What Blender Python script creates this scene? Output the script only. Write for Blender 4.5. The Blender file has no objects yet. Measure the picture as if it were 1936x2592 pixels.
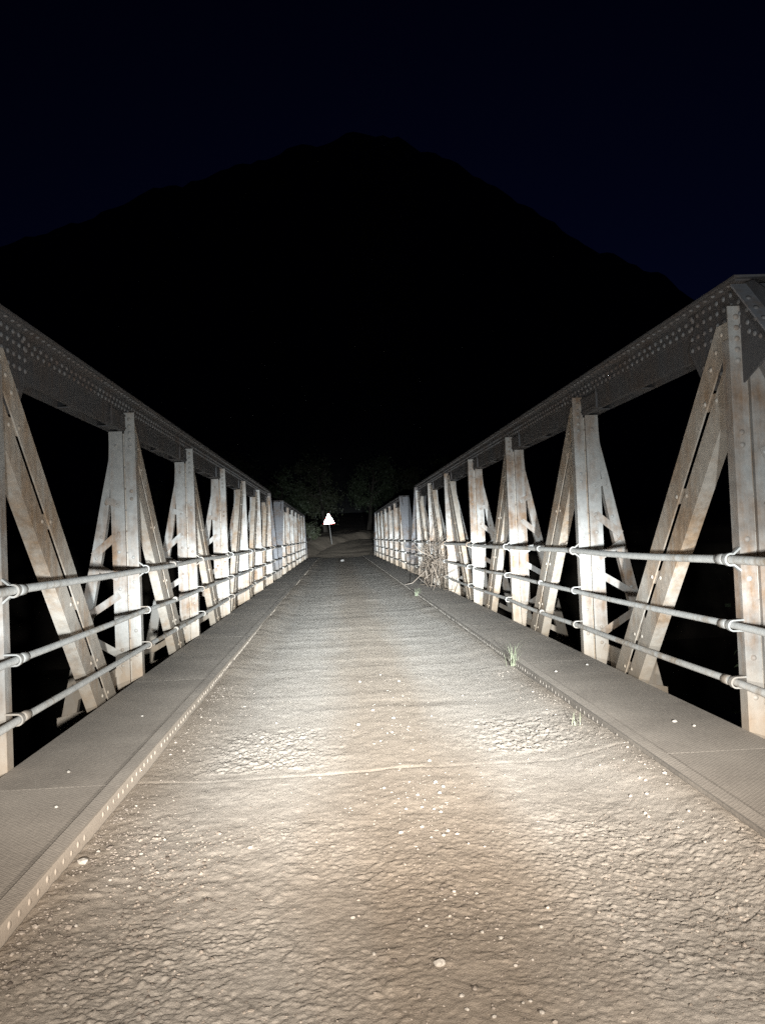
import bpy, math, random
import numpy as np
from mathutils import Matrix, Vector

random.seed(7)
rng = np.random.default_rng(7)
PI = math.pi
scene = bpy.context.scene
COL = scene.collection

# ------------------------------------------------------------------ camera
cam_d = bpy.data.cameras.new('camera')
cam = bpy.data.objects.new('camera', cam_d)
COL.objects.link(cam)
scene.camera = cam
cam_d.sensor_fit = 'VERTICAL'
cam_d.sensor_height = 24.0
cam_d.sensor_width = 18.0
cam_d.lens = 24.0 * 2200 / 2592
cam_d.clip_start = 0.05
cam_d.clip_end = 6000
RIGHT = Vector((0.997745, -0.052718, -0.041538))
UP = Vector((0.040054, -0.028916, 0.998779))
FWD = Vector((0.053855, 0.998191, 0.026740))
m = Matrix((RIGHT, UP, -FWD)).transposed().to_4x4()
m.translation = (-0.257, 0.0, 1.42)
cam.matrix_world = m

# ------------------------------------------------------------------ night sky
world = bpy.data.worlds.new('World')
scene.world = world
world.use_nodes = True
wn = world.node_tree
wn.nodes.clear()
sky = wn.nodes.new('ShaderNodeTexSky')
sky.sky_type = 'NISHITA'
sky.sun_disc = False
sky.sun_elevation = math.radians(-4.0)
sky.sun_rotation = math.radians(15)
sky.ozone_density = 5.0
bg = wn.nodes.new('ShaderNodeBackground')
bg.inputs['Strength'].default_value = 0.07
wo = wn.nodes.new('ShaderNodeOutputWorld')
wn.links.new(sky.outputs[0], bg.inputs[0])
wn.links.new(bg.outputs[0], wo.inputs[0])

# ------------------------------------------------------------------ exposure
vs = scene.view_settings
vs.view_transform = 'Standard'
vs.look = 'None'
vs.exposure = 0
vs.gamma = 1
vs.use_curve_mapping = False
scene.cycles.max_bounces = 4
scene.cycles.diffuse_bounces = 2
scene.cycles.use_denoising = False
scene.cycles.sample_clamp_indirect = 1.0

# ------------------------------------------------------------------ headlights of the car the photo is taken from
LAMP_Z = 1.0
LAMP_GAIN = 0.84


def headlight(x, tilt=0.0):
    L = bpy.data.lights.new('headlight', 'SPOT')
    L.energy = 1.0
    L.spot_size = math.radians(150)
    L.spot_blend = 0.6
    L.shadow_soft_size = 0.06
    L.color = (1.0, 1.0, 1.0)
    L.use_nodes = True
    nt = L.node_tree
    nt.nodes.clear()
    N = nt.nodes.new
    lk = nt.links.new

    def mth(op, a, b=None, c=None):
        n = N('ShaderNodeMath')
        n.operation = op
        for i, v in enumerate((a, b, c)):
            if v is None:
                continue
            if isinstance(v, (int, float)):
                n.inputs[i].default_value = v
            else:
                lk(v, n.inputs[i])
        return n.outputs[0]
    tc = N('ShaderNodeTexCoord')
    sp = N('ShaderNodeSeparateXYZ')
    lk(tc.outputs['Normal'], sp.inputs[0])
    dz = mth('ABSOLUTE', sp.outputs[2])
    h = mth('ABSOLUTE', mth('MULTIPLY', mth('ARCTAN2', sp.outputs[0], dz), 180 / PI))
    v = mth('MULTIPLY', mth('ARCTAN2', sp.outputs[1], dz), 180 / PI)
    up = mth('MAXIMUM', v, 0.0)
    dn = mth('MAXIMUM', mth('MULTIPLY', v, -1.0), 0.0)
    vv = mth('ADD', mth('MULTIPLY', up, 0.62), mth('MULTIPLY', dn, 0.34))
    hh = mth('MULTIPLY', h, 0.32)
    r = mth('SQRT', mth('ADD', mth('MULTIPLY', vv, vv), mth('MULTIPLY', hh, hh)))
    core = mth('MULTIPLY', mth('EXPONENT', mth('MULTIPLY', r, -1.0)), 32000.0)

    def gauss(x, c, w):
        q = mth('DIVIDE', mth('SUBTRACT', x, c), w)
        return mth('EXPONENT', mth('MULTIPLY', mth('MULTIPLY', q, q), -1.0))
    band = mth('MULTIPLY', mth('MULTIPLY', mth('EXPONENT', mth('MULTIPLY', h, -0.04)), gauss(v, 0.6, 2.6)), 480.0)
    low = mth('MULTIPLY', mth('MULTIPLY', gauss(h, 0.0, 36.0), gauss(v, -9.0, 5.0)), 270.0)
    spill = mth('MULTIPLY', mth('MULTIPLY', gauss(h, 0.0, 70.0), gauss(v, -1.0, 32.0)), 64.0)
    e = mth('ADD', mth('ADD', core, band), mth('ADD', low, spill))
    e = mth('MULTIPLY', e, LAMP_GAIN * PI * PI)
    ramp = N('ShaderNodeValToRGB')          # cool core, warmer spill, as halogen lamps throw
    hc = mth('MULTIPLY', h, 0.05)
    dc = mth('MULTIPLY', dn, 0.325)
    rc = mth('SQRT', mth('ADD', mth('MULTIPLY', dc, dc), mth('MULTIPLY', hc, hc)))
    lk(mth('DIVIDE', rc, 6.5), ramp.inputs[0])
    ramp.color_ramp.elements[0].position = 0.18
    ramp.color_ramp.elements[0].color = (0.88, 0.96, 1.0, 1)
    ramp.color_ramp.elements[1].position = 0.80
    ramp.color_ramp.elements[1].color = (1.0, 0.905, 0.80, 1)
    em = N('ShaderNodeEmission')
    lk(ramp.outputs[0], em.inputs['Color'])
    lk(e, em.inputs['Strength'])
    out = N('ShaderNodeOutputLight')
    lk(em.outputs[0], out.inputs[0])
    o = bpy.data.objects.new('headlight', L)
    COL.objects.link(o)
    o.location = (x, 0.15, LAMP_Z)
    o.rotation_euler = (PI / 2 - math.radians(tilt), 0, 0)
    return o


headlight(-0.52, 0.6)
headlight(0.74, 0.6)

# ================================================================== helpers
def tag(o, label=None, cat=None, group=None, kind=None):
    if label:
        o['label'] = label
    if cat:
        o['category'] = cat
    if group:
        o['group'] = group
    if kind:
        o['kind'] = kind
    return o


def empty(name, loc=(0, 0, 0)):
    o = bpy.data.objects.new(name, None)
    o.empty_display_size = 0.3
    COL.objects.link(o)
    o.location = loc
    return o


def inst(name, mesh, parent=None, loc=(0, 0, 0), rot=(0, 0, 0)):
    o = bpy.data.objects.new(name, mesh)
    COL.objects.link(o)
    o.parent = parent
    o.location = loc
    o.rotation_euler = rot
    return o


class MB:
    def __init__(self):
        self.v = []
        self.f = []

    def poly(self, vs, fs):
        k = len(self.v)
        self.v += [tuple(p) for p in vs]
        self.f += [tuple(i + k for i in f) for f in fs]

    def box(self, x0, x1, y0, y1, z0, z1):
        if x0 > x1:
            x0, x1 = x1, x0
        if y0 > y1:
            y0, y1 = y1, y0
        if z0 > z1:
            z0, z1 = z1, z0
        self.poly([(x0, y0, z0), (x1, y0, z0), (x1, y1, z0), (x0, y1, z0), (x0, y0, z1), (x1, y0, z1), (x1, y1, z1), (x0, y1, z1)],
                  [(0, 3, 2, 1), (4, 5, 6, 7), (0, 1, 5, 4), (1, 2, 6, 5), (2, 3, 7, 6), (3, 0, 4, 7)])

    def prism(self, pts, axis, a, b):
        """closed polygon pts in the plane normal to axis ('x': (y,z), 'y': (x,z), 'z': (x,y)), from a to b"""
        n = len(pts)
        if axis == 'x':
            P = [(a, p, q) for p, q in pts] + [(b, p, q) for p, q in pts]
        elif axis == 'y':
            P = [(p, a, q) for p, q in pts] + [(p, b, q) for p, q in pts]
        else:
            P = [(p, q, a) for p, q in pts] + [(p, q, b) for p, q in pts]
        fs = [tuple(range(n)), tuple(range(2 * n - 1, n - 1, -1))]
        fs += [(i, i + n, (i + 1) % n + n, (i + 1) % n) for i in range(n)]
        self.poly(P, fs)

    def ribbon(self, pts, t, y0, y1):
        """bent flat bar: open polyline in (x,z), thickness t, from y0 to y1"""
        n = len(pts)
        nor = []
        for i in range(n):
            a = pts[max(i - 1, 0)]
            b = pts[min(i + 1, n - 1)]
            d = (b[0] - a[0], b[1] - a[1])
            l = math.hypot(*d) or 1
            nor.append((-d[1] / l, d[0] / l))
        A = [(p[0] + q[0] * t / 2, p[1] + q[1] * t / 2) for p, q in zip(pts, nor)]
        B = [(p[0] - q[0] * t / 2, p[1] - q[1] * t / 2) for p, q in zip(pts, nor)]
        vs = []
        for i in range(n):
            vs += [(A[i][0], y0, A[i][1]), (A[i][0], y1, A[i][1]), (B[i][0], y1, B[i][1]), (B[i][0], y0, B[i][1])]
        fs = [(0, 1, 2, 3), (4 * n - 1, 4 * n - 2, 4 * n - 3, 4 * n - 4)]
        for i in range(n - 1):
            for j in range(4):
                k = (j + 1) % 4
                fs.append((4 * i + j, 4 * i + 4 + j, 4 * i + 4 + k, 4 * i + k))
        self.poly(vs, fs)

    def tube(self, pts, rad, n=10, cap=True):
        pts = [Vector(p) for p in pts]
        if not hasattr(rad, '__len__'):
            rad = [rad] * len(pts)
        k0 = len(self.v)
        for i, p in enumerate(pts):
            d = (pts[min(i + 1, len(pts) - 1)] - pts[max(i - 1, 0)]).normalized()
            a = d.cross(Vector((0, 0, 1)) if abs(d.z) < .9 else Vector((1, 0, 0))).normalized()
            b = d.cross(a)
            for j in range(n):
                t = 2 * PI * j / n
                self.v.append(tuple(p + (a * math.cos(t) + b * math.sin(t)) * rad[i]))
        for i in range(len(pts) - 1):
            for j in range(n):
                k = (j + 1) % n
                self.f.append((k0 + i * n + j, k0 + i * n + k, k0 + i * n + n + k, k0 + i * n + n + j))
        if cap:
            self.f.append(tuple(k0 + j for j in range(n))[::-1])
            self.f.append(tuple(k0 + (len(pts) - 1) * n + j for j in range(n)))

    def rivet(self, c, d, r=0.018, n=7, hgt=1.0):
        c = Vector(c)
        d = Vector(d).normalized()
        a = d.cross(Vector((0, 0, 1)) if abs(d.z) < .9 else Vector((1, 0, 0))).normalized()
        b = d.cross(a)
        k0 = len(self.v)
        for rr, hh in ((1.0, -0.1), (0.78, 0.42)):
            for j in range(n):
                t = 2 * PI * j / n
                self.v.append(tuple(c + (a * math.cos(t) + b * math.sin(t)) * r * rr + d * r * hh * hgt))
        self.v.append(tuple(c + d * r * 0.68 * hgt))
        for j in range(n):
            k = (j + 1) % n
            self.f.append((k0 + j, k0 + k, k0 + n + k, k0 + n + j))
            self.f.append((k0 + n + j, k0 + n + k, k0 + 2 * n))

    def mesh(self, name, mat, smooth=False):
        me = bpy.data.meshes.new(name)
        me.from_pydata(self.v, [], self.f)
        me.materials.append(mat)
        if smooth:
            for p in me.polygons:
                p.use_smooth = True
        me.update()
        return me

    def build(self, name, mat, parent=None, loc=(0, 0, 0), smooth=False):
        return inst(name, self.mesh(name, mat, smooth), parent, loc)


# numpy value noise -------------------------------------------------
_perm = rng.random((257, 257))
_perm[256, :] = _perm[0, :]
_perm[:, 256] = _perm[:, 0]


def vnoise(x, y):
    xi = np.floor(x).astype(int)
    yi = np.floor(y).astype(int)
    fx = x - xi
    fy = y - yi
    fx = fx * fx * (3 - 2 * fx)
    fy = fy * fy * (3 - 2 * fy)
    xi &= 255
    yi &= 255
    a = _perm[xi, yi]
    b = _perm[xi + 1, yi]
    c = _perm[xi, yi + 1]
    d = _perm[xi + 1, yi + 1]
    return (a * (1 - fx) + b * fx) * (1 - fy) + (c * (1 - fx) + d * fx) * fy


def fbm(x, y, o=4, g=0.5):
    s = 0
    a = 1.0
    t = 0
    for i in range(o):
        s = s + a * vnoise(x + 17.3 * i, y + 9.1 * i)
        t += a
        a *= g
        x = x * 2.03
        y = y * 2.03
    return s / t


_jit = rng.random((3, 256, 256))


def lumps(x, y):
    """half-buried lumps of uneven size: domes around jittered cell points"""
    xi = np.floor(x).astype(int)
    yi = np.floor(y).astype(int)
    out = np.zeros(np.broadcast(x, y).shape)
    for dx in (-1, 0, 1):
        for dy in (-1, 0, 1):
            a, b = (xi + dx) & 255, (yi + dy) & 255
            px = xi + dx + _jit[0, a, b]
            py = yi + dy + _jit[1, a, b]
            r = 0.18 + 0.62 * _jit[2, a, b] ** 2
            d = 1 - ((x - px) ** 2 + (y - py) ** 2) / (r * r)
            out = np.maximum(out, np.sqrt(np.maximum(d, 0)) * r)
    return out


def smooth01(a, b, x):
    t = np.clip((x - a) / (b - a), 0, 1)
    return t * t * (3 - 2 * t)


def grid_mesh(name, X, Y, Z, mat, smooth=True):
    ny, nx = X.shape
    co = np.stack([X, Y, Z], -1).reshape(-1, 3).astype(np.float32)
    i = np.arange((ny - 1) * nx).reshape(ny - 1, nx)[:, :-1]
    q = np.stack([i, i + 1, i + nx + 1, i + nx], -1).reshape(-1, 4).astype(np.int32)
    me = bpy.data.meshes.new(name)
    me.vertices.add(len(co))
    me.vertices.foreach_set('co', co.ravel())
    me.loops.add(q.size)
    me.loops.foreach_set('vertex_index', q.ravel())
    me.polygons.add(len(q))
    me.polygons.foreach_set('loop_start', np.arange(0, q.size, 4, dtype=np.int32))
    me.polygons.foreach_set('loop_total', np.full(len(q), 4, dtype=np.int32))
    me.polygons.foreach_set('use_smooth', np.full(len(q), smooth))
    me.update(calc_edges=True)
    me.validate()
    me.materials.append(mat)
    return me


# ================================================================== materials
def new_mat(name):
    mt = bpy.data.materials.new(name)
    mt.use_nodes = True
    nt = mt.node_tree
    b = nt.nodes['Principled BSDF']
    return mt, nt, b


def N(nt, kind, **kw):
    n = nt.nodes.new(kind)
    for k, v in kw.items():
        setattr(n, k, v)
    return n


def ramp(nt, src, stops):
    r = N(nt, 'ShaderNodeValToRGB')
    els = r.color_ramp.elements
    while len(els) < len(stops):
        els.new(0.5)
    for e, (p, c) in zip(els, stops):
        e.position = p
        e.color = (*c, 1) if len(c) == 3 else (c[0],) * 3 + (1,)
    nt.links.new(src, r.inputs[0])
    return r.outputs[0]


def noise_tex(nt, vec, scale, detail=4, rough=0.55):
    n = N(nt, 'ShaderNodeTexNoise')
    n.inputs['Scale'].default_value = scale
    n.inputs['Detail'].default_value = detail
    n.inputs['Roughness'].default_value = rough
    if vec is not None:
        nt.links.new(vec, n.inputs['Vector'])
    return n.outputs[0]


def mixc(nt, fac, a, b, mode='MIX'):
    mx = N(nt, 'ShaderNodeMix', data_type='RGBA', blend_type=mode)
    for sock, v in ((mx.inputs[0], fac), (mx.inputs[6], a), (mx.inputs[7], b)):
        if isinstance(v, (int, float)):
            sock.default_value = v
        elif isinstance(v, tuple):
            sock.default_value = (*v, 1)
        else:
            nt.links.new(v, sock)
    return mx.outputs[2]


def bump(nt, b, h, strength, dist):
    bp = N(nt, 'ShaderNodeBump')
    bp.inputs['Strength'].default_value = strength
    bp.inputs['Distance'].default_value = dist
    nt.links.new(h, bp.inputs['Height'])
    nt.links.new(bp.outputs[0], b.inputs['Normal'])


def obj_coords(nt, sx=1, sy=1, sz=1):
    """object coordinates, shifted by a random amount for every object"""
    tc = N(nt, 'ShaderNodeTexCoord')
    oi = N(nt, 'ShaderNodeObjectInfo')
    mu = N(nt, 'ShaderNodeMath', operation='MULTIPLY')
    mu.inputs[1].default_value = 40
    nt.links.new(oi.outputs['Random'], mu.inputs[0])
    ad = N(nt, 'ShaderNodeVectorMath', operation='ADD')
    nt.links.new(tc.outputs['Object'], ad.inputs[0])
    nt.links.new(mu.outputs[0], ad.inputs[1])
    mp = N(nt, 'ShaderNodeMapping')
    mp.inputs['Scale'].default_value = (sx, sy, sz)
    nt.links.new(ad.outputs[0], mp.inputs[0])
    return ad.outputs[0], mp.outputs[0]


def steel(name, paint, rust, lo, hi, rough=0.5, tan_tone=1.0):
    """weathered aluminium-painted steel with rust blooms and vertical runs"""
    mt, nt, b = new_mat(name)
    v, st = obj_coords(nt, 9, 9, 0.9)
    n1 = noise_tex(nt, v, 2.2, 6, 0.65)
    n2 = noise_tex(nt, st, 1.6, 4, 0.6)
    ad = N(nt, 'ShaderNodeMath', operation='MULTIPLY_ADD')
    nt.links.new(n2, ad.inputs[0])
    ad.inputs[1].default_value = 0.55
    nt.links.new(n1, ad.inputs[2])
    sz = N(nt, 'ShaderNodeSeparateXYZ')
    tcz = N(nt, 'ShaderNodeTexCoord')
    nt.links.new(tcz.outputs['Object'], sz.inputs[0])
    band = ramp(nt, sz.outputs[2], [(0.02, (0.12,)), (0.22, (0.0,))])        # foot of a member stays damp
    ad2 = N(nt, 'ShaderNodeMath', operation='ADD')
    nt.links.new(ad.outputs[0], ad2.inputs[0])
    nt.links.new(band, ad2.inputs[1])
    wv = noise_tex(nt, v, 0.55, 2, 0.5)                                       # whole stretches rustier than others
    ad3 = N(nt, 'ShaderNodeMath', operation='MULTIPLY_ADD')
    nt.links.new(wv, ad3.inputs[0])
    ad3.inputs[1].default_value = 0.5
    nt.links.new(ad2.outputs[0], ad3.inputs[2])
    sb = N(nt, 'ShaderNodeMath', operation='SUBTRACT')
    nt.links.new(ad3.outputs[0], sb.inputs[0])
    sb.inputs[1].default_value = 0.25
    fac = ramp(nt, sb.outputs[0], [(lo, (0,)), (hi, (1,))])
    n3 = noise_tex(nt, v, 14, 5, 0.7)
    pc = ramp(nt, n3, [(0.3, tuple(c * 0.72 for c in paint)), (0.7, paint)])
    rc = ramp(nt, n3, [(0.3, tuple(c * 0.55 for c in rust)), (0.7, rust)])
    c = mixc(nt, fac, pc, rc)
    dn_ = N(nt, 'ShaderNodeMath', operation='MULTIPLY_ADD')                   # tan tint on the lower members, fading out upwards
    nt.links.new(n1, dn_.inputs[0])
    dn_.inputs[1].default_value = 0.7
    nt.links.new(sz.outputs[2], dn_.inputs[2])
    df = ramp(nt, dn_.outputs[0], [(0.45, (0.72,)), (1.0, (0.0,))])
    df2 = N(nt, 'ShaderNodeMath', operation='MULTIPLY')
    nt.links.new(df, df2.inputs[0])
    df2.inputs[1].default_value = tan_tone
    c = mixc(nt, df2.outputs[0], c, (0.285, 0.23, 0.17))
    nt.links.new(c, b.inputs['Base Color'])
    b.inputs['Roughness'].default_value = rough
    rr = ramp(nt, fac, [(0, (rough,)), (1, (0.85,))])
    nt.links.new(rr, b.inputs['Roughness'])
    n4 = noise_tex(nt, v, 60, 3, 0.6)
    bump(nt, b, n4, 0.35, 0.004)
    return mt


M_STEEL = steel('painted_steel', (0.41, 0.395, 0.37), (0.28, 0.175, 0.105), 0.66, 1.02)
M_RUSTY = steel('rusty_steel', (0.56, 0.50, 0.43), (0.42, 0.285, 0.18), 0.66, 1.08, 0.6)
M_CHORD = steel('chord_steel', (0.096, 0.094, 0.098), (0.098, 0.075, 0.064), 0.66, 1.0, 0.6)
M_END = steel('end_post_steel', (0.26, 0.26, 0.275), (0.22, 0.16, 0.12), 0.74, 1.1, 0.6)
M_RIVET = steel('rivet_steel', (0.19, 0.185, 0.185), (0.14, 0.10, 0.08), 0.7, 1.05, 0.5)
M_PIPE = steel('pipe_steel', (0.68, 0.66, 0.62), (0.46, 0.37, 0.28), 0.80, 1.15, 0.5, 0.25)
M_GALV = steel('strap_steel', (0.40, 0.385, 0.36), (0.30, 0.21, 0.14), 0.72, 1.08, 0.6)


def plate_mat():
    mt, nt, b = new_mat('checker_plate')
    tc = N(nt, 'ShaderNodeTexCoord')
    v = tc.outputs['Object']
    mp = N(nt, 'ShaderNodeMapping')
    mp.inputs['Rotation'].default_value = (0, 0, math.radians(45))
    nt.links.new(v, mp.inputs[0])
    w1 = N(nt, 'ShaderNodeTexWave', wave_type='BANDS', bands_direction='X')
    w2 = N(nt, 'ShaderNodeTexWave', wave_type='BANDS', bands_direction='Y')
    for w in (w1, w2):
        w.inputs['Scale'].default_value = 15
        nt.links.new(mp.outputs[0], w.inputs['Vector'])
    mx = N(nt, 'ShaderNodeMath', operation='MAXIMUM')
    p1 = N(nt, 'ShaderNodeMath', operation='POWER')
    p1.inputs[1].default_value = 5
    nt.links.new(w1.outputs['Fac'], p1.inputs[0])
    p2 = N(nt, 'ShaderNodeMath', operation='POWER')
    p2.inputs[1].default_value = 5
    nt.links.new(w2.outputs['Fac'], p2.inputs[0])
    nt.links.new(p1.outputs[0], mx.inputs[0])
    nt.links.new(p2.outputs[0], mx.inputs[1])
    vo, _ = obj_coords(nt)
    n1 = noise_tex(nt, vo, 1.3, 6, 0.6)
    tan_tone = ramp(nt, n1, [(0.30, (0.29, 0.25, 0.21)), (0.70, (0.51, 0.445, 0.375))])  # dusty plate colour
    n2 = noise_tex(nt, vo, 45, 3, 0.6)
    c = mixc(nt, 0.35, tan_tone, ramp(nt, n2, [(0.3, (0.16, 0.14, 0.12)), (0.7, (0.46, 0.40, 0.335))]))
    nt.links.new(c, b.inputs['Base Color'])
    b.inputs['Roughness'].default_value = 0.85
    ad = N(nt, 'ShaderNodeMath', operation='MULTIPLY_ADD')
    nt.links.new(n2, ad.inputs[0])
    ad.inputs[1].default_value = 0.9
    nt.links.new(mx.outputs[0], ad.inputs[2])
    bump(nt, b, ad.outputs[0], 0.22, 0.003)
    return mt


M_PLATE = plate_mat()


def earth(name, c1, c2, scale, bstr, bdist, bscale=90):
    mt, nt, b = new_mat(name)
    tc = N(nt, 'ShaderNodeTexCoord')
    v = tc.outputs['Object']
    n1 = noise_tex(nt, v, scale, 6, 0.6)
    n2 = noise_tex(nt, v, bscale, 4, 0.65)
    c = ramp(nt, n1, [(0.3, c1), (0.7, c2)])
    c = mixc(nt, 0.3, c, ramp(nt, n2, [(0.3, tuple(k * 0.55 for k in c1)), (0.7, tuple(min(1, k * 1.35) for k in c2))]))
    nt.links.new(c, b.inputs['Base Color'])
    b.inputs['Roughness'].default_value = 0.95
    b.inputs['Specular IOR Level'].default_value = 0.15
    bump(nt, b, n2, bstr, bdist)
    return mt




def road_mat():
    """packed dusty earth: pale wheel tracks, browner loose sand between and beside them, stains drawn out along the road"""
    mt, nt, b = new_mat('road_dirt')
    tc = N(nt, 'ShaderNodeTexCoord')
    v = tc.outputs['Object']
    mp = N(nt, 'ShaderNodeMapping')
    mp.inputs['Scale'].default_value = (2.6, 0.35, 1)
    nt.links.new(v, mp.inputs[0])
    streak = noise_tex(nt, mp.outputs[0], 1.0, 5, 0.6)
    blot = noise_tex(nt, v, 1.7, 6, 0.65)
    grit = noise_tex(nt, v, 170, 4, 0.7)
    sp = N(nt, 'ShaderNodeSeparateXYZ')
    nt.links.new(v, sp.inputs[0])
    track = N(nt, 'ShaderNodeMath', operation='PINGPONG')      # |x| folded about the two wheel lines
    sh = N(nt, 'ShaderNodeMath', operation='ADD')
    sh.inputs[1].default_value = -0.09
    nt.links.new(sp.outputs[0], sh.inputs[0])
    ab = N(nt, 'ShaderNodeMath', operation='ABSOLUTE')
    nt.links.new(sh.outputs[0], ab.inputs[0])
    nt.links.new(ab.outputs[0], track.inputs[0])
    track.inputs[1].default_value = 0.85
    mixt = N(nt, 'ShaderNodeMath', operation='MULTIPLY_ADD')
    nt.links.new(streak, mixt.inputs[0])
    mixt.inputs[1].default_value = 0.75
    nt.links.new(track.outputs[0], mixt.inputs[2])
    tf = ramp(nt, mixt.outputs[0], [(0.55, (0,)), (1.15, (1,))])
    loose = ramp(nt, blot, [(0.3, (0.255, 0.208, 0.162)), (0.7, (0.385, 0.322, 0.256))])
    packed = ramp(nt, blot, [(0.3, (0.335, 0.308, 0.272)), (0.7, (0.46, 0.428, 0.385))])
    c = mixc(nt, tf, loose, packed)
    c = mixc(nt, 0.34, c, ramp(nt, grit, [(0.28, (0.13, 0.105, 0.085)), (0.72, (0.56, 0.50, 0.43))]))
    nt.links.new(c, b.inputs['Base Color'])
    b.inputs['Roughness'].default_value = 0.95
    b.inputs['Specular IOR Level'].default_value = 0.15
    bump(nt, b, grit, 0.6, 0.007)
    return mt


M_DIRT = road_mat()
M_SAND = earth('kerb_dusty_steel', (0.33, 0.28, 0.23), (0.45, 0.39, 0.325), 2.0, 0.4, 0.003, 80)
M_KERB = earth('kerb_worn_steel', (0.15, 0.135, 0.12), (0.27, 0.24, 0.205), 2.5, 0.4, 0.003, 60)
M_GROUND = earth('ground_earth', (0.13, 0.108, 0.085), (0.22, 0.18, 0.14), 0.15, 0.6, 0.05, 3)
M_ROCK = earth('mountain_rock', (0.22, 0.225, 0.22), (0.38, 0.38, 0.36), 0.01, 0.5, 1.0, 0.1)
M_CONC = earth('concrete', (0.22, 0.21, 0.19), (0.32, 0.30, 0.28), 1.0, 0.3, 0.005, 40)


def stone_mat(name, c1, c2):
    mt, nt, b = new_mat(name)
    oi = N(nt, 'ShaderNodeTexCoord')
    n = noise_tex(nt, oi.outputs['Object'], 6, 5, 0.7)
    nt.links.new(ramp(nt, n, [(0.3, c1), (0.7, c2)]), b.inputs['Base Color'])
    b.inputs['Roughness'].default_value = 0.75
    return mt


M_STONE = stone_mat('pale_stone', (0.26, 0.235, 0.205), (0.46, 0.425, 0.38))
M_GREYSTONE = stone_mat('grey_stone', (0.10, 0.095, 0.09), (0.19, 0.18, 0.17))


def leaf_mat(name, c1, c2):
    mt, nt, b = new_mat(name)
    g = N(nt, 'ShaderNodeNewGeometry')
    nt.links.new(ramp(nt, g.outputs['Random Per Island'], [(0.0, c1), (1.0, c2)]), b.inputs['Base Color'])
    b.inputs['Roughness'].default_value = 0.6
    return mt


M_GRAVEL = leaf_mat('gravel_stone', (0.11, 0.09, 0.075), (0.34, 0.295, 0.25))
M_LEAF = leaf_mat('foliage', (0.036, 0.052, 0.026), (0.058, 0.075, 0.040))
M_LEAF2 = leaf_mat('foliage_olive', (0.036, 0.044, 0.024), (0.055, 0.060, 0.034))
M_GRASS = leaf_mat('pale_grass', (0.10, 0.12, 0.07), (0.21, 0.22, 0.15))
M_TWIG = leaf_mat('dry_twig', (0.09, 0.07, 0.055), (0.19, 0.15, 0.115))
M_BARK = stone_mat('bark', (0.03, 0.025, 0.02), (0.06, 0.05, 0.04))


def plain(name, c, rough=0.5, metal=0.0):
    mt, nt, b = new_mat(name)
    v, _ = obj_coords(nt)
    n = noise_tex(nt, v, 12, 4, 0.6)
    nt.links.new(ramp(nt, n, [(0.3, tuple(k * 0.88 for k in c)), (0.7, c)]), b.inputs['Base Color'])
    b.inputs['Roughness'].default_value = rough
    b.inputs['Metallic'].default_value = metal
    return mt


M_SIGNWHITE = plain('reflective_white', (0.95, 0.93, 0.92), 0.30, 1.0)
M_SIGNRED = plain('reflective_red', (0.70, 0.05, 0.04), 0.34, 1.0)
M_POST = plain('sign_post_grey', (0.20, 0.19, 0.18), 0.6)
mt, nt, b = new_mat('river_water')
b.inputs['Base Color'].default_value = (0.01, 0.013, 0.015, 1)
b.inputs['Roughness'].default_value = 0.12
tcw = N(nt, 'ShaderNodeTexCoord')
bump(nt, b, noise_tex(nt, tcw.outputs['Object'], 1.4, 3, 0.5), 0.25, 0.05)
M_WATER = mt

# ================================================================== large structure
P = 3.66                 # panel length
HIP1 = 5.39              # first upright of the near span
HIP2 = 34.4              # first upright of the far span
DECK0, DECK1 = -7.0, 59.8


def bridge_x(y):
    return np.abs(y)


# ---- terrain: river gorge under the bridge, far bank, slopes
def terrain():
    ys = np.concatenate([np.linspace(-80, 0, 20), np.linspace(2, 54, 20), np.linspace(55, 100, 110), np.linspace(103, 260, 40), np.linspace(280, 1500, 25)])
    xs = np.concatenate([np.linspace(-900, -60, 22), np.linspace(-55, -12, 22), np.linspace(-11, 18, 90), np.linspace(19, 60, 20), np.linspace(70, 900, 22)])
    X, Y = np.meshgrid(xs, ys)
    bank_n = smooth01(4, -3, Y + 1.2 * (fbm(X * .2, Y * .2) - .5))
    bank_f = smooth01(55.5, 60, Y + 2.5 * (fbm(X * .15 + 5, Y * .15) - .5) * smooth01(3, 8, np.abs(X)))
    base = -6.5 + 6.3 * np.maximum(bank_n, bank_f)
    base += (fbm(X * .3, Y * .3) - .5) * .5 * (1 - np.maximum(bank_n, bank_f))
    # far side: the road swings right and climbs, a bank stands straight ahead
    cx = road_cx(Y)
    off = X - cx
    rise = 1.0 * smooth01(57.5, 73, Y) + 0.02 * np.maximum(Y - 70, 0)
    bank = smooth01(1.7, 3.4, -off) * (0.55 + 0.35 * fbm(X * .5, Y * .5)) * smooth01(60, 65, Y)
    bank2 = smooth01(2.0, 4.5, off) * (0.5 + .7 * fbm(X * .4 + 3, Y * .4)) * smooth01(60, 66, Y)
    far = smooth01(59, 61, Y)
    base += far * (rise + bank + bank2 + (fbm(X * .8, Y * .8) - .5) * .22)
    base += smooth01(90, 300, Y) * 6 * fbm(X * .01, Y * .01)
    # near bank beside the bridge lower than the deck
    nb = bank_n * smooth01(3.0, 5.0, np.abs(X))
    base -= nb * (1.2 + 1.5 * fbm(X * .15, Y * .15))
    base = np.where((Y < 4) & (np.abs(X) < 3.4), np.minimum(base, -0.6), base)
    o = inst('ground', grid_mesh('ground', X, Y, base, M_GROUND))
    tag(o, 'dark earth banks and gorge floor below and beyond the bridge', 'ground', kind='structure')


def road_cx(y):
    t = np.maximum(np.asarray(y, float) - 59, 0)
    return 0.020 * t ** 1.9


terrain()

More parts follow.
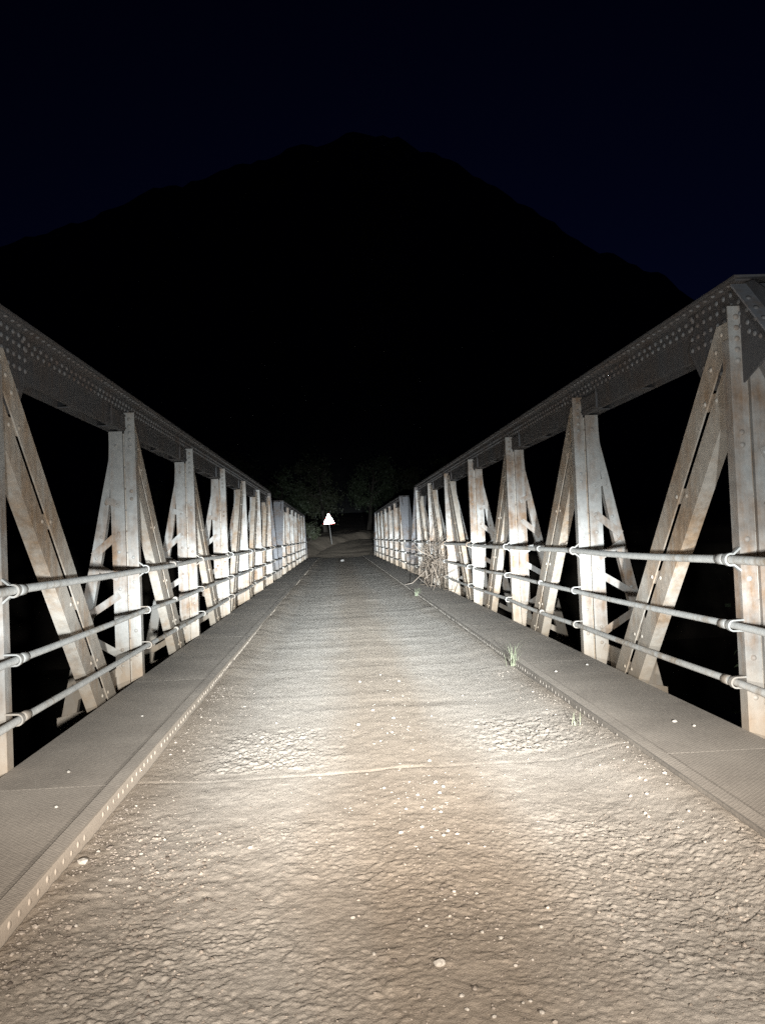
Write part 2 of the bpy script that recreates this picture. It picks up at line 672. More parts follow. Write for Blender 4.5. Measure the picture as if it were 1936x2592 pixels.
wtr = MB()
wtr.poly([(-900, 5, -6.05), (900, 5, -6.05), (900, 55, -6.05), (-900, 55, -6.05)], [(0, 1, 2, 3)])
tag(wtr.build('river', M_WATER), 'dark river water flowing under the bridge', 'river', kind='structure')

# ---- mountain
RIDGE = [(-900, 170), (-700, 200), (-448, 279), (-332, 314), (-271, 332), (-175, 370), (-118, 386), (-26, 409), (33, 423), (81, 418), (129, 396), (177, 371), (211, 345), (244, 320), (288, 292), (352, 268), (390, 242), (440, 228), (514, 189), (589, 156), (800, 110), (1100, 70)]
xs = np.linspace(-900, 1100, 260)
ridge = np.interp(xs, [r[0] for r in RIDGE], [r[1] for r in RIDGE])
ts = np.linspace(0, 1, 60)
X, T = np.meshgrid(xs, ts)
RZ = np.repeat(ridge[None, :], len(ts), 0)
Yg = 260 + T * 1100
prof = np.where(Yg < 900, ((Yg - 260) / 640) ** 1.15, 1 - ((Yg - 900) / 460) ** 1.3)
Xs = X * (0.45 + 0.55 * np.clip((Yg - 260) / 640, 0, 1))
rough = (fbm(Xs * .02, Yg * .02, 5) - .5) * 50 * np.clip(np.minimum((Yg - 260) / 200, 1.0), 0, 1)
edge = (fbm(Xs * .05 + 40, Yg * .02, 5, .6) - .5) * 22
Zg = RZ * prof + rough * np.where(np.abs(Yg - 900) < 60, .15, .6) * prof + edge * prof - 2 * (1 - prof)
tag(inst('mountain', grid_mesh('mountain', Xs, Yg, Zg, M_ROCK)), 'black mountain rising behind the bridge against the night sky', 'mountain', kind='structure')

# ---- bridge deck (slab, floor beams, stringers), pier and abutments
deck = empty('bridge_deck', (0, 0, 0))
tag(deck, 'steel deck carrying the dirt road across the bridge', 'bridge deck', kind='structure')
mb = MB()
mb.box(-1.486, 1.486, DECK0, DECK1, -0.10, -0.05)
mb.build('deck_slab', M_RUSTY, deck)
fb = MB()
fb.box(-2.39, 2.39, -0.008, 0.008, -0.55, -0.12)
for s in (-1, 1):
    fb.prism([(s * 2.40, -0.12), (s * 3.16, -0.30), (s * 3.16, -0.42), (s * 2.40, -0.55)], 'y', -0.008, 0.008)
    fb.box(s * 2.40, s * 3.16, -0.07, 0.07, -0.57, -0.555)
fb.box(-2.39, 2.39, -0.09, 0.09, -0.118, -0.106)
fb.box(-2.39, 2.39, -0.09, 0.09, -0.57, -0.555)
fbm_ = fb.mesh('floor_beam', M_RUSTY)
for hip in (HIP1, HIP2):
    for i in range(-1, 8):
        inst('floor_beam', fbm_, deck, (0, hip + P * i, 0))
for x in (-1.1, -0.37, 0.37, 1.1):
    mb = MB()
    mb.box(x - .05, x + .05, DECK0, DECK1, -0.104, -0.1005)
    mb.box(x - .006, x + .006, DECK0, DECK1, -0.34, -0.1045)
    mb.build('stringer', M_RUSTY, deck)
pier = empty('bridge_pier', (0, 31.2, 0))
tag(pier, 'concrete pier under the joint between the two bridge spans', 'pier')
mb = MB()
mb.prism([(-3.0, -7.5), (3.0, -7.5), (2.7, -1.0), (-2.7, -1.0)], 'y', -0.6, 0.6)
mb.build('shaft', M_CONC, pier)
mb = MB()
mb.box(-3.2, 3.2, -0.8, 0.8, -1.0, -0.62)
mb.build('cap', M_CONC, pier)
for nm, y0, y1, lab in (('abutment', -9.0, 1.2, 'concrete abutment under the near end of the bridge'), ('abutment', 58.9, 62.5, 'concrete abutment under the far end of the bridge')):
    mb = MB()
    mb.box(-2.35, 2.35, y0, y1, -6.8, -0.60)
    mb.box(-1.47, 1.47, y0, y0 + 0.5 if y0 < 0 else y1, -0.59, -0.36)
    tag(mb.build(nm, M_CONC), lab, 'abutment')

# ---- dirt road surface on the deck: real relief
def road_height(X, Y):
    near = smooth01(6.8, 4.2, Y)
    clod = fbm(X * 22, Y * 18, 3, 0.5)
    clod2 = fbm(X * 11 + 7, Y * 9 + 3, 3, 0.5)
    mask = smooth01(.42, .62, fbm(X * 1.6 + 2, Y * 1.1, 3))
    # worn wheel tracks and scuffed patches
    trackL = np.exp(-((X + 0.80) / 0.42) ** 2)
    trackR = np.exp(-((X - 0.98) / 0.36) ** 2)
    scuff = (trackL * smooth01(5.38, 5.5, Y - .05 * X) * smooth01(6.6, 6.3, Y + .1 * X) + trackR * smooth01(5.45, 5.6, Y) * smooth01(6.75, 6.3, Y))
    lowtex = smooth01(4.75, 3.6, Y + 0.25 * (fbm(X * 2, Y * 2) - .5)) * (0.35 + 0.65 * np.maximum(trackL, smooth01(.35, .9, X)))
    left_gr = smooth01(-0.75, -1.25, X) * smooth01(4.8, 3.8, Y)
    amp = 0.0012 + 0.0018 * mask * near + 0.007 * scuff + 0.0040 * lowtex + 0.004 * left_gr
    fine = 0.5 + 0.55 * lumps(X * 46 + clod2 * 2, Y * 40) + 0.40 * lumps(X * 83 + 9, Y * 70 + 4) + 0.5 * (fbm(X * 95, Y * 80, 2) - .5)
    grit = 0.25 + 0.75 * smooth01(.35, .65, fbm(X * 2.2 + 11, Y * 1.7, 3))
    z = amp * (clod - .5) * 1.5 + (0.0010 + 0.0048 * grit * smooth01(6.0, 4.0, Y) * np.clip(lowtex + left_gr + .25, 0, 1) + 0.0085 * scuff) * (fine - .5) * 2 + (0.005 + 0.004 * near) * (clod2 - .5)
    z += 0.020 * (fbm(X * .8 + 4, Y * .5, 3) - .5)
    # cross ridges over the deck troughs
    rip = Y + 0.05 * X + 0.10 * (fbm(X * .9, Y * 1.3 + 3, 3) - .5)
    far = smooth01(5.6, 7.5, Y)
    z += far * 0.0024 * (vnoise(rip * 3.1, X * 0.25 + 3) - .5) * 2
    z += far * 0.0020 * (vnoise(rip * 7.3 + 9, X * 0.5) - .5) * 2
    # joint over the floor beam
    for k in range(0, 14):
        j = 5.31 + P * k + 0.03 * X + 0.04 * (fbm(X * 1.1 + k, X * 0 + 2.0, 3) - .5)
        d = (Y - j)
        brk = 0.25 + 1.1 * fbm(X * 1.7 + 3 * k, X * 0 + 7.7, 2)
        z += brk * ((0.0016 if k == 0 else 0.001) * np.exp(-(d / 0.05) ** 2) - (0.005 if k == 0 else 0.0015) * np.exp(-((d + 0.045) / 0.014) ** 2))
    # sand banked against the kerbs
    nb = fbm(X * 1.5, Y * .7, 3)
    z += smooth01(-1.05, -1.47, X) * (0.012 + 0.030 * nb + 0.055 * smooth01(8.0, 14.0, Y) * (.6 + .6 * nb))
    z += smooth01(1.02, 1.47, X) * (0.030 + 0.055 * nb * (0.4 + .6 * smooth01(9, 5, Y)) + 0.022 * smooth01(6.6, 5.4, Y))
    z += 0.010 * smooth01(.3, .0, np.abs(X - 0.08))
    return z


ys = [DECK0]
y = DECK0
while y < DECK1:
    if y < 2.2:
        y += 0.12
    else:
        y += min(0.12, max(0.006, y * y / 1231 * 0.75))
    ys.append(y)
ys = np.array(ys)
xs = np.linspace(-1.484, 1.484, 460)
X, Y = np.meshgrid(xs, ys)
road = inst('road', grid_mesh('road', X, Y, road_height(X, Y), M_DIRT))
tag(road, 'sandy dirt road surface with cross ridges along the bridge', 'road', kind='structure')

# approach road on the far bank
ys = np.linspace(59.79, 92, 120)
us = np.linspace(-1.75, 1.9, 16)
U, Y = np.meshgrid(us, ys)
X = U + road_cx(Y)
Z = -0.07 + 1.0 * smooth01(57.5, 73, Y) + 0.02 * np.maximum(Y - 70, 0) + 0.012 + (0.02 + 0.12 * (fbm(X * .9, Y * .9) - .5) + 0.05 * np.abs(U)) * smooth01(59.9, 62, Y)
tag(inst('approach_road', grid_mesh('approach_road', X, Y, Z, M_GROUND)), 'dirt road climbing to the right beyond the bridge', 'road', kind='structure')
# near approach behind the camera
ys = np.linspace(-60, DECK0 - 0.02, 60)
X, Y = np.meshgrid(np.linspace(-2.6, 2.6, 12), ys)
tag(inst('near_approach_road', grid_mesh('near_approach_road', X, Y, 0.05 * fbm(X, Y) - 0.02, M_DIRT)), 'dirt road leading onto the near end of the bridge', 'road', kind='structure')

# ---- raised checker-plate walkways with riveted kerb angles
def walkway(s, label):
    w = empty('walkway', (0, 0, 0))
    tag(w, label, 'walkway', kind='structure')
    mb = MB()
    mb.box(s * 1.566, s * 2.283, 0.0015, P - 0.0015, 0.078, 0.090)
    pm = mb.mesh('walkway_plate', M_PLATE)
    k0 = int((DECK0 - HIP1) // P)
    y = HIP1 - 0.42 + P * k0
    while y < DECK1 - 0.5:
        inst('walkway_plate', pm, w, (0, y, 0))
        y += P
    mb = MB()
    mb.box(s * 1.488, s * 1.500, DECK0, DECK1, -0.098, 0.106)
    kf = MB()
    kf.box(s * 1.5005, s * 1.575, DECK0, DECK1, 0.094, 0.106)
    kf.build('kerb_flange', M_PLATE, w)
    ka = mb.build('kerb_angle', M_SAND if s < 0 else M_KERB, w)
    rv = MB()
    y = DECK0 + 0.05
    while y < DECK1:
        if rng.random() > 0.08:
            rv.rivet((s * 1.488, y + rng.normal() * .004, 0.070 + rng.normal() * .003), (-s, 0, 0), 0.016 + rng.normal() * .0015, 7, 0.42)
        y += 0.105
    tag(rv.build('rivet_heads', M_SAND if s < 0 else M_KERB, ka, smooth=True), kind='stuff')
    mb = MB()
    mb.box(s * 2.20, s * 2.27, DECK0, DECK1, -0.10, 0.075)
    mb.build('edge_stringer', M_RUSTY, w)


walkway(-1, 'raised checker-plate walkway with riveted kerb along the left truss')
walkway(1, 'raised checker-plate walkway with riveted kerb along the right truss')

# ================================================================== trusses
ZB, ZT = 2.598, 2.93      # underside and top of the chord webs


def chord_section(s, y0, y1):
    c = MB()
    for x in (2.390, 2.546):
        c.box(s * x, s * (x + 0.010), y0, y1, ZB, ZT)
    # angles at the top of the webs
    c.box(s * 2.379, s * 2.3895, y0, y1, 2.79, ZT - 0.011)
    c.box(s * 2.290, s * 2.3895, y0, y1, ZT - 0.0105, ZT)
    c.box(s * 2.5565, s * 2.568, y0, y1, 2.79, ZT - 0.011)
    c.box(s * 2.5565, s * 2.655, y0, y1, ZT - 0.0105, ZT)
    # small bottom angles
    c.box(s * 2.4005, s * 2.43, y0, y1, ZB, ZB + 0.01)
    # battens across the underside
    y = y0 + 0.9
    while y < y1 - 0.5:
        c.box(s * 2.4305, s * 2.545, y, y + 0.25, ZB + 0.001, ZB + 0.010)
        y += 1.22
    return c


def make_truss(s, hip, label):
    t = empty('bridge_truss', (0, hip, 0))
    tag(t, label, 'truss', 'riveted trusses of the bridge')
    LEN = 6 * P
    # --- top chord
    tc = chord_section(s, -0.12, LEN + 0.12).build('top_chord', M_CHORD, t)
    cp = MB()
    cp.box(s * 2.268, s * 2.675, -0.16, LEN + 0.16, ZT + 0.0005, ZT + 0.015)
    cp.build('cover_plate', M_CHORD, tc)
    rv = MB()
    y = 0.55
    k = 0
    while y < LEN - 0.3:
        rv.rivet((s * 2.379, y, 2.822 + (0.052 if k % 2 else 0)), (-s, 0, 0), 0.021)
        y += 0.062
        k += 1
    for y in np.arange(0.0, LEN, 0.12):
        rv.rivet((s * 2.31, y, ZT - 0.0105), (0, 0, -1), 0.017)
    tag(rv.build('rivet_heads', M_RIVET, tc, smooth=True), kind='stuff')
    gm = MB()
    gm.box(s * 2.378, s * 2.3895, -0.55, 0.42, ZB + 0.006, ZB + 0.165)
    gm.box(s * 2.370, s * 2.3775, -0.55, 0.42, ZB + 0.150, ZB + 0.165)
    gm.box(s * 2.370, s * 2.3775, -0.55, 0.42, ZB + 0.024, ZB + 0.038)
    gm.box(s * 2.366, s * 2.3775, -0.56, -0.5515, ZB + 0.004, ZB + 0.20)
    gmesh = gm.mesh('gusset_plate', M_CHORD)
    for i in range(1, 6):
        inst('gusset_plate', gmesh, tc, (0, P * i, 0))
    # --- hip joints with large riveted gussets, sloping end posts
    for end in (0, 1):
        d = 1 if end == 0 else -1
        yb = 0 if end == 0 else LEN
        f = lambda y: yb + d * y
        g = MB()
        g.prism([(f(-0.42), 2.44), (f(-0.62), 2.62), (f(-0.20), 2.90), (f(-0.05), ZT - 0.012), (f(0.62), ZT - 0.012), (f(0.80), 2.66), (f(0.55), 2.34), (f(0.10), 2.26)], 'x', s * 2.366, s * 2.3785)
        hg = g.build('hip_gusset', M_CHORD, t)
        rv = MB()
        for a in np.arange(-0.42, 0.75, 0.105):
            for zz in (2.66, 2.74, 2.82, 2.89):
                if a > -0.42 + (zz - 2.62) * 1.2:
                    rv.rivet((s * 2.366, f(a), zz), (-s, 0, 0), 0.020)
        for k in range(5):
            rv.rivet((s * 2.366, f(0.2 + k * 0.09), 2.38 + k * .03), (-s, 0, 0), 0.02)
            rv.rivet((s * 2.366, f(-0.40 + k * 0.07), 2.48 + k * .03), (-s, 0, 0), 0.02)
        tag(rv.build('rivet_heads', M_RIVET, hg, smooth=True), kind='stuff')
        # end post: from the hip to the deck corner, one panel away
        hy, hz, by, bz = -0.02, 2.78, -3.28, -0.30
        L = math.hypot(hy - by, hz - bz)
        ang = math.atan2(hz - bz, hy - by)
        e = MB()
        for x in (2.390, 2.546):
            e.box(s * x, s * (x + 0.010), -0.10, L - 0.10, -0.17, 0.135)
        e.box(s * 2.379, s * 2.3895, -0.10, L - 0.22, 0.02, 0.134)
        e.box(s * 2.268, s * 2.675, -0.10, L + 0.02, 0.136, 0.150)
        rot = Matrix.Rotation(ang, 4, 'X')
        me = e.mesh('end_post', M_END)
        rm = MB()
        for k in range(int(L / 0.062)):
            rm.rivet((s * 2.379, 0.05 + k * 0.062, 0.045 + (0.05 if k % 2 else 0)), (-s, 0, 0), 0.02)
        for k in range(int(L / 0.12)):
            for x in (2.31, 2.41, 2.53, 2.63):
                rm.rivet((s * x, k * 0.12, 0.150), (0, 0, 1), 0.018)
        rme = rm.mesh('rivet_heads', M_RIVET, True)
        M4 = Matrix.Translation((0, by, bz)) @ rot
        if end:
            M4 = Matrix.Translation((0, LEN, 0)) @ Matrix.Scale(-1, 4, (0, 1, 0)) @ M4
        for q in (me, rme):
            q.transform(M4)
            if end:
                q.flip_normals()
        ep = inst('end_post', me, t)
        tag(inst('rivet_heads', rme, ep), kind='stuff')
    # --- bottom chord
    c = MB()
    for x in (2.400, 2.546):
        c.box(s * x, s * (x + 0.010), -3.4, LEN + 3.4, -0.46, -0.14)
    c.build('bottom_chord', M_RUSTY, t)
    bg_ = MB()
    bg_.prism([(-0.62, -0.20), (-0.35, 0.17), (0.35, 0.17), (0.62, -0.20), (0.62, -0.40), (-0.62, -0.40)], 'x', s * 2.557, s * 2.568)
    bgm = bg_.mesh('bottom_gusset', M_STEEL)
    # --- uprights
    u = MB()
    u.box(s * 2.286, s * 2.391, -0.006, 0.006, -0.42, 2.79)          # inner angle, face towards traffic
    u.box(s * 2.286, s * 2.2975, 0.0065, 0.095, -0.42, 2.58)
    u.box(s * 2.413, s * 2.551, -0.006, 0.006, -0.42, 2.60)          # outer angle
    u.box(s * 2.413, s * 2.424, 0.0065, 0.095, -0.42, 2.58)
    um = u.mesh('upright', M_STEEL)
    wp = MB()
    wp.box(s * 2.298, s * 2.4125, 0.030, 0.040, -0.42, 2.58)
    wpm = wp.mesh('web_plate', M_RUSTY)
    ur = MB()
    for zz in (2.72, 2.65, 2.58, 2.51, 2.44, 1.98, 1.90, 1.30, 1.05, 0.55, 0.30):
        ur.rivet((s * 2.338, -0.006, zz), (0, -1, 0), 0.020, 9)
    for zz in (2.45, 1.85, 1.55, 1.36, 0.98, 0.36, 0.20):
        ur.rivet((s * 2.482, -0.006, zz), (0, -1, 0), 0.020, 9)
    for zz in np.arange(0.25, 2.5, 0.22):
        ur.rivet((s * 2.402, 0.030, zz), (0, -1, 0), 0.012, 6)
    urm = ur.mesh('rivet_heads', M_STEEL, True)
    # --- outriggers with lacing
    og = MB()
    outer = [(2.545, 2.66), (2.565, 2.30), (2.641, 1.95), (2.765, 1.345), (2.891, 0.76), (3.122, -0.31)]
    inner = [(2.978, -0.31), (2.775, 0.76), (2.655, 1.345), (2.585, 1.75), (2.5525, 2.05), (2.5525, 2.66)]
    og.prism([(s * a, b) for a, b in outer + inner], 'y', 0.010, 0.020)
    legp = [(s * a, b) for a, b in inner[::-1]]
    for (a, b_), (c_, d_) in zip(legp[1:-1], legp[2:]):
        og.prism([(a, b_), (a + s * .011, b_), (c_ + s * .011, d_), (c_, d_)], 'y', 0.0205, 0.10)
    ogm = og.mesh('outrigger', M_STEEL)
    orv = MB()
    for a, b_ in ((2.60, 1.86), (2.715, 1.30), (2.66, 1.52), (2.83, 0.77), (2.87, 0.58), (2.95, 0.2), (2.99, 0.02)):
        orv.rivet((s * a, 0.010, b_), (0, -1, 0), 0.02, 8)
    orvm = orv.mesh('rivet_heads', M_STEEL, True)

    def lace(a, b_, w=0.075):
        d = Vector((b_[0] - a[0], b_[1] - a[1])).normalized()
        n_ = Vector((-d.y, d.x)) * w / 2
        q = MB()
        q.prism([(s * (a[0] + n_.x), a[1] + n_.y), (s * (b_[0] + n_.x), b_[1] + n_.y), (s * (b_[0] - n_.x), b_[1] - n_.y), (s * (a[0] - n_.x), a[1] - n_.y)], 'y', -0.0145, -0.0065)
        return q.mesh('lacing_bar', M_STEEL)
    laces = [lace((2.46, 1.84), (2.60, 1.90), 0.07), lace((2.48, 1.55), (2.74, 1.33)), lace((2.745, 1.24), (2.49, 1.09)), lace((2.49, 0.92), (2.89, 0.67)), lace((2.90, 0.55), (2.49, 0.30)), lace((2.50, 0.16), (2.97, -0.10))]
    for i in range(7):
        uo = inst('upright', um, t, (0, P * i, 0))
        inst('web_plate', wpm, uo)
        tag(inst('rivet_heads', urm, uo), kind='stuff')
        oo = inst('outrigger', ogm, t, (0, P * i, 0))
        tag(inst('rivet_heads', orvm, oo), kind='stuff')
        for lm in laces:
            inst('lacing_bar', lm, oo)
        inst('bottom_gusset', bgm, t, (0, P * i, 0))
    # --- diagonals: two flats with an angle leg each, tied by battens
    z1, y1_, sl = 2.725, 0.31, 0.947            # far edge at the top, run per metre of drop
    zb = -0.32
    hw = 0.275

    def dg(a0, a1, z):                           # z -> y interval of a bar
        return (y1_ + a0 + sl * (z1 - z), y1_ + a1 + sl * (z1 - z))
    dmb = MB()
    dbt = []
    drv = MB()
    for a0, a1, leg in ((-hw, 0.0, 0), (-2 * hw - 0.085, -hw - 0.085, 1)):
        q0, q1 = dg(a0, a1, zb)
        yc = 0.03                                # bars end where they meet the back of the upright
        zn = min(z1, z1 - (yc - y1_ - a0) / sl)
        zf = min(z1, z1 - (yc - y1_ - a1) / sl)
        top = [(dg(a0, a1, zn)[0], zn)]
        if zf < z1:
            top.append((yc, zf))
        elif zn < z1:
            top += [(yc, z1), (dg(a0, a1, z1)[1], z1)]
        else:
            top.append((dg(a0, a1, z1)[1], z1))
        dmb.prism(top + [(q1, zb), (q0, zb)], 'x', s * 2.352, s * 2.3635)
        p0, p1 = dg(a0, a1, zn)
        if leg:
            dmb.prism([(p0, zn), (p0 + 0.015, zn), (q0 + 0.015, zb), (q0, zb)], 'x', s * 2.364, s * 2.455)
        else:
            p1 = dg(a0, a1, 2.58)[1]
            dmb.prism([(p1 - 0.015, 2.58), (p1, 2.58), (q1, zb), (q1 - 0.015, zb)], 'x', s * 2.364, s * 2.455)
    for zc in (2.24, 1.62, 0.98, 0.45, 0.12):
        h2 = 0.055
        bmb = MB()
        pts = []
        for zz in (zc + h2, zc - h2):
            a = dg(-hw - 0.17, 0, zz)[0]
            b2 = dg(0, -hw + 0.09, zz)[1]
            pts.append((a, b2, zz))
        bmb.prism([(pts[0][0], pts[0][2]), (pts[0][1], pts[0][2]), (pts[1][1], pts[1][2]), (pts[1][0], pts[1][2])], 'x', s * 2.364, s * 2.374)
        dbt.append(bmb)
        for a in (-hw - 0.135, -hw + 0.05):
            drv.rivet((s * 2.352, dg(a, a, zc)[0], zc), (-s, 0, 0), 0.018, 8)
    for k in range(3):
        zz = 2.66 - 0.1 * k
        drv.rivet((s * 2.352, dg(-hw / 2, 0, zz)[0], zz), (-s, 0, 0), 0.018, 8)
    dme = dmb.mesh('diagonal', M_RUSTY)
    dmef = dme.copy()
    FL = Matrix.Scale(-1, 4, (0, 1, 0))
    dmef.transform(FL)
    dmef.flip_normals()
    bms = [b2.mesh('batten', M_RUSTY) for b2 in dbt]
    bmsf = []
    for b2 in bms:
        c2 = b2.copy()
        c2.transform(FL)
        c2.flip_normals()
        bmsf.append(c2)
    dr = drv.mesh('rivet_heads', M_RUSTY, True)
    drf = dr.copy()
    drf.transform(FL)
    drf.flip_normals()
    for i in range(6):
        fwd = i < 3
        do = inst('diagonal', dme if fwd else dmef, t, (0, P * i if fwd else P * (i + 1), 0))
        for b2 in (bms if fwd else bmsf):
            inst('batten', b2, do)
        tag(inst('rivet_heads', dr if fwd else drf, do), kind='stuff')
    return t


make_truss(-1, HIP1, 'tall riveted truss on the left of the near span')
make_truss(1, HIP1, 'tall riveted truss on the right of the near span')
make_truss(-1, HIP2, 'distant riveted truss on the left beyond the end of the near one')
make_truss(1, HIP2, 'distant riveted truss on the right beyond the end of the near one')

# ================================================================== handrails
RAILZ = ((1.175, 0.0275), (0.7575, 0.0235), (0.3995, 0.0235))


def handrail(s, hip, y0, y1, couplings, label):
    h = empty('handrail', (0, hip, 0))
    tag(h, label, 'handrail', 'pipe handrails of the bridge')
    posts = [P * i for i in range(-1, 8) if y0 <= hip + P * i <= y1]
    for z, r in RAILZ:
        x = s * (2.189 + r + 0.004)
        mb = MB()
        n = int((y1 - y0) / 0.6)
        pts = []
        for k in range(n + 1):
            y = y0 + (y1 - y0) * k / n
            pts.append((x + 0.006 * math.sin(y * 1.3 + z * 7), y - hip, z + 0.006 * math.sin(y * 0.9 + z * 3 + s) - 0.008 * abs(math.sin((y - HIP1) * PI / P))))
        mb.tube(pts, r, 12)
        ro = mb.build('rail', M_PIPE, h, smooth=True)
        for c in couplings:
            q = MB()
            q.tube([(x, c - hip - 0.045, z), (x, c - hip - 0.04, z), (x, c - hip + 0.04, z), (x, c - hip + 0.045, z)], [r + .003, r + 0.0075, r + 0.0075, r + .003], 12)
            q.build('coupling', M_GALV, ro, smooth=True)
        # bent flat straps holding the pipe to the uprights
        mb = MB()
        xo = s * 2.286
        rr = r + 0.009
        if z > 1.0:
            leg = 0.073
            arc = [(xo, z + leg)]
            a0 = math.radians(62)
        else:
            leg = rr + 0.002
            arc = [(xo, z + leg)]
            a0 = math.radians(88)
        for k in range(13):
            a = a0 + (PI * 2 - 2 * a0) * k / 12
            arc.append((x + s * math.cos(a) * rr, z + math.sin(a) * rr))
        arc.append((xo, z - leg))
        mb.ribbon(arc, 0.012 if z > 1.0 else 0.010, -0.018, 0.018)
        sm = mb.mesh('strap', M_GALV)
        for p in posts:
            inst('strap', sm, h, (0, p, 0))
    return h


for s, nm in ((-1, 'left'), (1, 'right')):
    handrail(s, HIP1, -5.5, 30.9, (5.51, 10.6, 15.7, 20.8, 25.9), 'three-pipe handrail strapped to the %s truss of the near span' % nm)
    handrail(s, HIP2, 31.4, 59.5, (36.0, 41.1, 46.2, 51.3), 'three-pipe handrail strapped to the distant %s truss' % nm)

# ================================================================== road sign
sg = empty('warning_sign', (-0.68, 64.0, 1.17))
tag(sg, 'bright triangular warning sign on a leaning post at the far end of the bridge', 'sign')
mb = MB()
lean = -0.11
mb.tube([(0.07, 0, -0.25), (-0.08, 0, 1.30), (-0.10, 0.0, 1.95)], 0.032, 10)
mb.build('post', M_POST, sg, smooth=True)


def tri(r, y0, y1, rnd):
    pts = []
    for k in range(3):
        a = PI / 2 + 2 * PI * k / 3
        cx, cz = (r - rnd * 2) * math.cos(a), (r - rnd * 2) * math.sin(a)
        for j in range(-3, 4):
            b = a + j * math.radians(60) / 3
            pts.append((cx + rnd * math.cos(b), cz + rnd * math.sin(b)))
    c = MB()
    c.prism(pts, 'y', y0, y1)
    return c


for nm, r, y0, y1, mtl in (('border', 0.55, -0.046, -0.040, M_SIGNRED), ('panel', 0.53, -0.052, -0.0465, M_SIGNWHITE)):
    o = tri(r, y0, y1, 0.045).build(nm, mtl, sg, (-0.09, 0, 1.52))
    o.rotation_euler = (0, math.radians(-1.5), 0)
    o.scale = (0.9, 1, 1)

# ================================================================== vegetation
def leaf_cloud(mb, centre, rad, n, size, seed, clumps=30):
    r = np.random.default_rng(seed)
    cs = []
    while len(cs) < clumps:
        p = r.uniform(-1, 1, 3)
        l = np.linalg.norm(p)
        if 0.35 < l < 1:
            cs.append(p * rad + np.array(centre))
    cs = np.array(cs)
    cr = np.mean(rad) * r.uniform(.16, .36, clumps)
    for k in range(n):
        c = r.integers(clumps)
        p = cs[c] + r.normal(size=3) * cr[c] * 0.6
        a = r.normal(size=3)
        a /= np.linalg.norm(a)
        b = np.cross(a, r.normal(size=3))
        b /= np.linalg.norm(b)
        sz = size * r.uniform(.6, 1.4)
        a = a * sz
        b = b * sz * .42
        mb.poly([p - a, p - b + a * .1, p + a, p + b + a * .1], [(0, 1, 2, 3)])


def tree(name, label, loc, h, rad, n, size, seed, mat, group, cat='tree'):
    r = random.Random(seed)
    t = empty(name, loc)
    tag(t, label, cat, group)
    mb = MB()
    lean = r.uniform(-.1, .1)
    top = h - rad[2] * 0.6
    pts = [(lean * h * k / 5 + r.uniform(-.05, .05), r.uniform(-.05, .05), -0.3 + (top + .3) * k / 5) for k in range(6)]
    rr = 0.035 * h
    mb.tube(pts, [rr * (1 - .13 * k) for k in range(6)], 8)
    for k in range(6):
        a = r.uniform(0, 2 * PI)
        st = Vector(pts[2 + k % 4])
        en = st + Vector((math.cos(a) * rad[0] * .7, math.sin(a) * rad[1] * .7, rad[2] * r.uniform(.1, .8)))
        mid = (st + en) / 2 + Vector((0, 0, .1))
        mb.tube([st, mid, en], [rr * .5, rr * .32, rr * .12], 6)
    mb.build('trunk', M_BARK, t, smooth=True)
    c = MB()
    leaf_cloud(c, (lean * h, 0, h - rad[2]), np.array(rad), n, size, seed)
    c.build('crown', mat, t)
    return t


G = 'trees beyond the far end of the bridge'
TREES = [(-9.0, 78, 1.6, 8.5, (3.4, 3.0, 3.6)), (-5.0, 72.5, 1.5, 6.0, (2.5, 2.3, 2.6)), (-1.2, 76, 1.9, 7.5, (2.8, 2.6, 3.2)), (3.0, 82, 2.0, 8.0, (3.0, 2.8, 3.2)),
         (6.2, 70.0, 1.2, 6.2, (2.3, 2.1, 2.7)), (10.5, 76, 1.8, 8.0, (3.2, 2.8, 3.3)), (-14, 74, 1.4, 7.5, (3.3, 3.0, 3.2))]
TL = ['tall tree beyond the left distant truss', 'lower bushy tree just left of the warning sign', 'tree straight behind the warning sign', 'tree right of the warning sign, set far back',
      'bushy tree at the roadside by the right distant truss', 'tree behind the right distant truss', 'leftmost tree on the far bank']
for k, ((x, y, z, h, rad), lb) in enumerate(zip(TREES, TL)):
    tree('tree', lb, (x * 1.12, y + 14, z + 0.1), h * 1.05, rad, 5200, 0.13, 100 + k, M_LEAF if k % 2 else M_LEAF2, G)
G2 = 'bushes growing beside the bridge on the right'
for k, (x, y, z, h, rad, lb) in enumerate([(6.6, 11.5, -4.2, 5.0, (1.5, 1.7, 1.9), 'dim leafy tree seen between the rails beside the right truss'), (5.6, 8.6, -4.0, 4.7, (1.1, 1.4, 1.9), 'dark bush below the right walkway near the first upright')]):
    tree('riverside_bush', lb, (x, y, z), h, rad, 2200, 0.085, 300 + k, M_LEAF, G2, 'bush')
G3 = 'shrubs on the bank beyond the bridge'
SH = [(-3.6, 64.5, 0.9, 1.0, 'low shrub at the foot of the bank left of the sign'), (-2.2, 66.0, 1.5, 1.2, 'small shrub on the bank behind the leaning sign post'), (3.9, 63.0, 0.9, 1.6, 'shrub at the roadside right of the bridge end')]
for k, (x, y, z, h, lb) in enumerate(SH):
    tree('shrub', lb, (x, y, z - .1), h, (h * .6, h * .5, h * .5), 900, 0.07, 400 + k, M_LEAF2, G3, 'shrub')


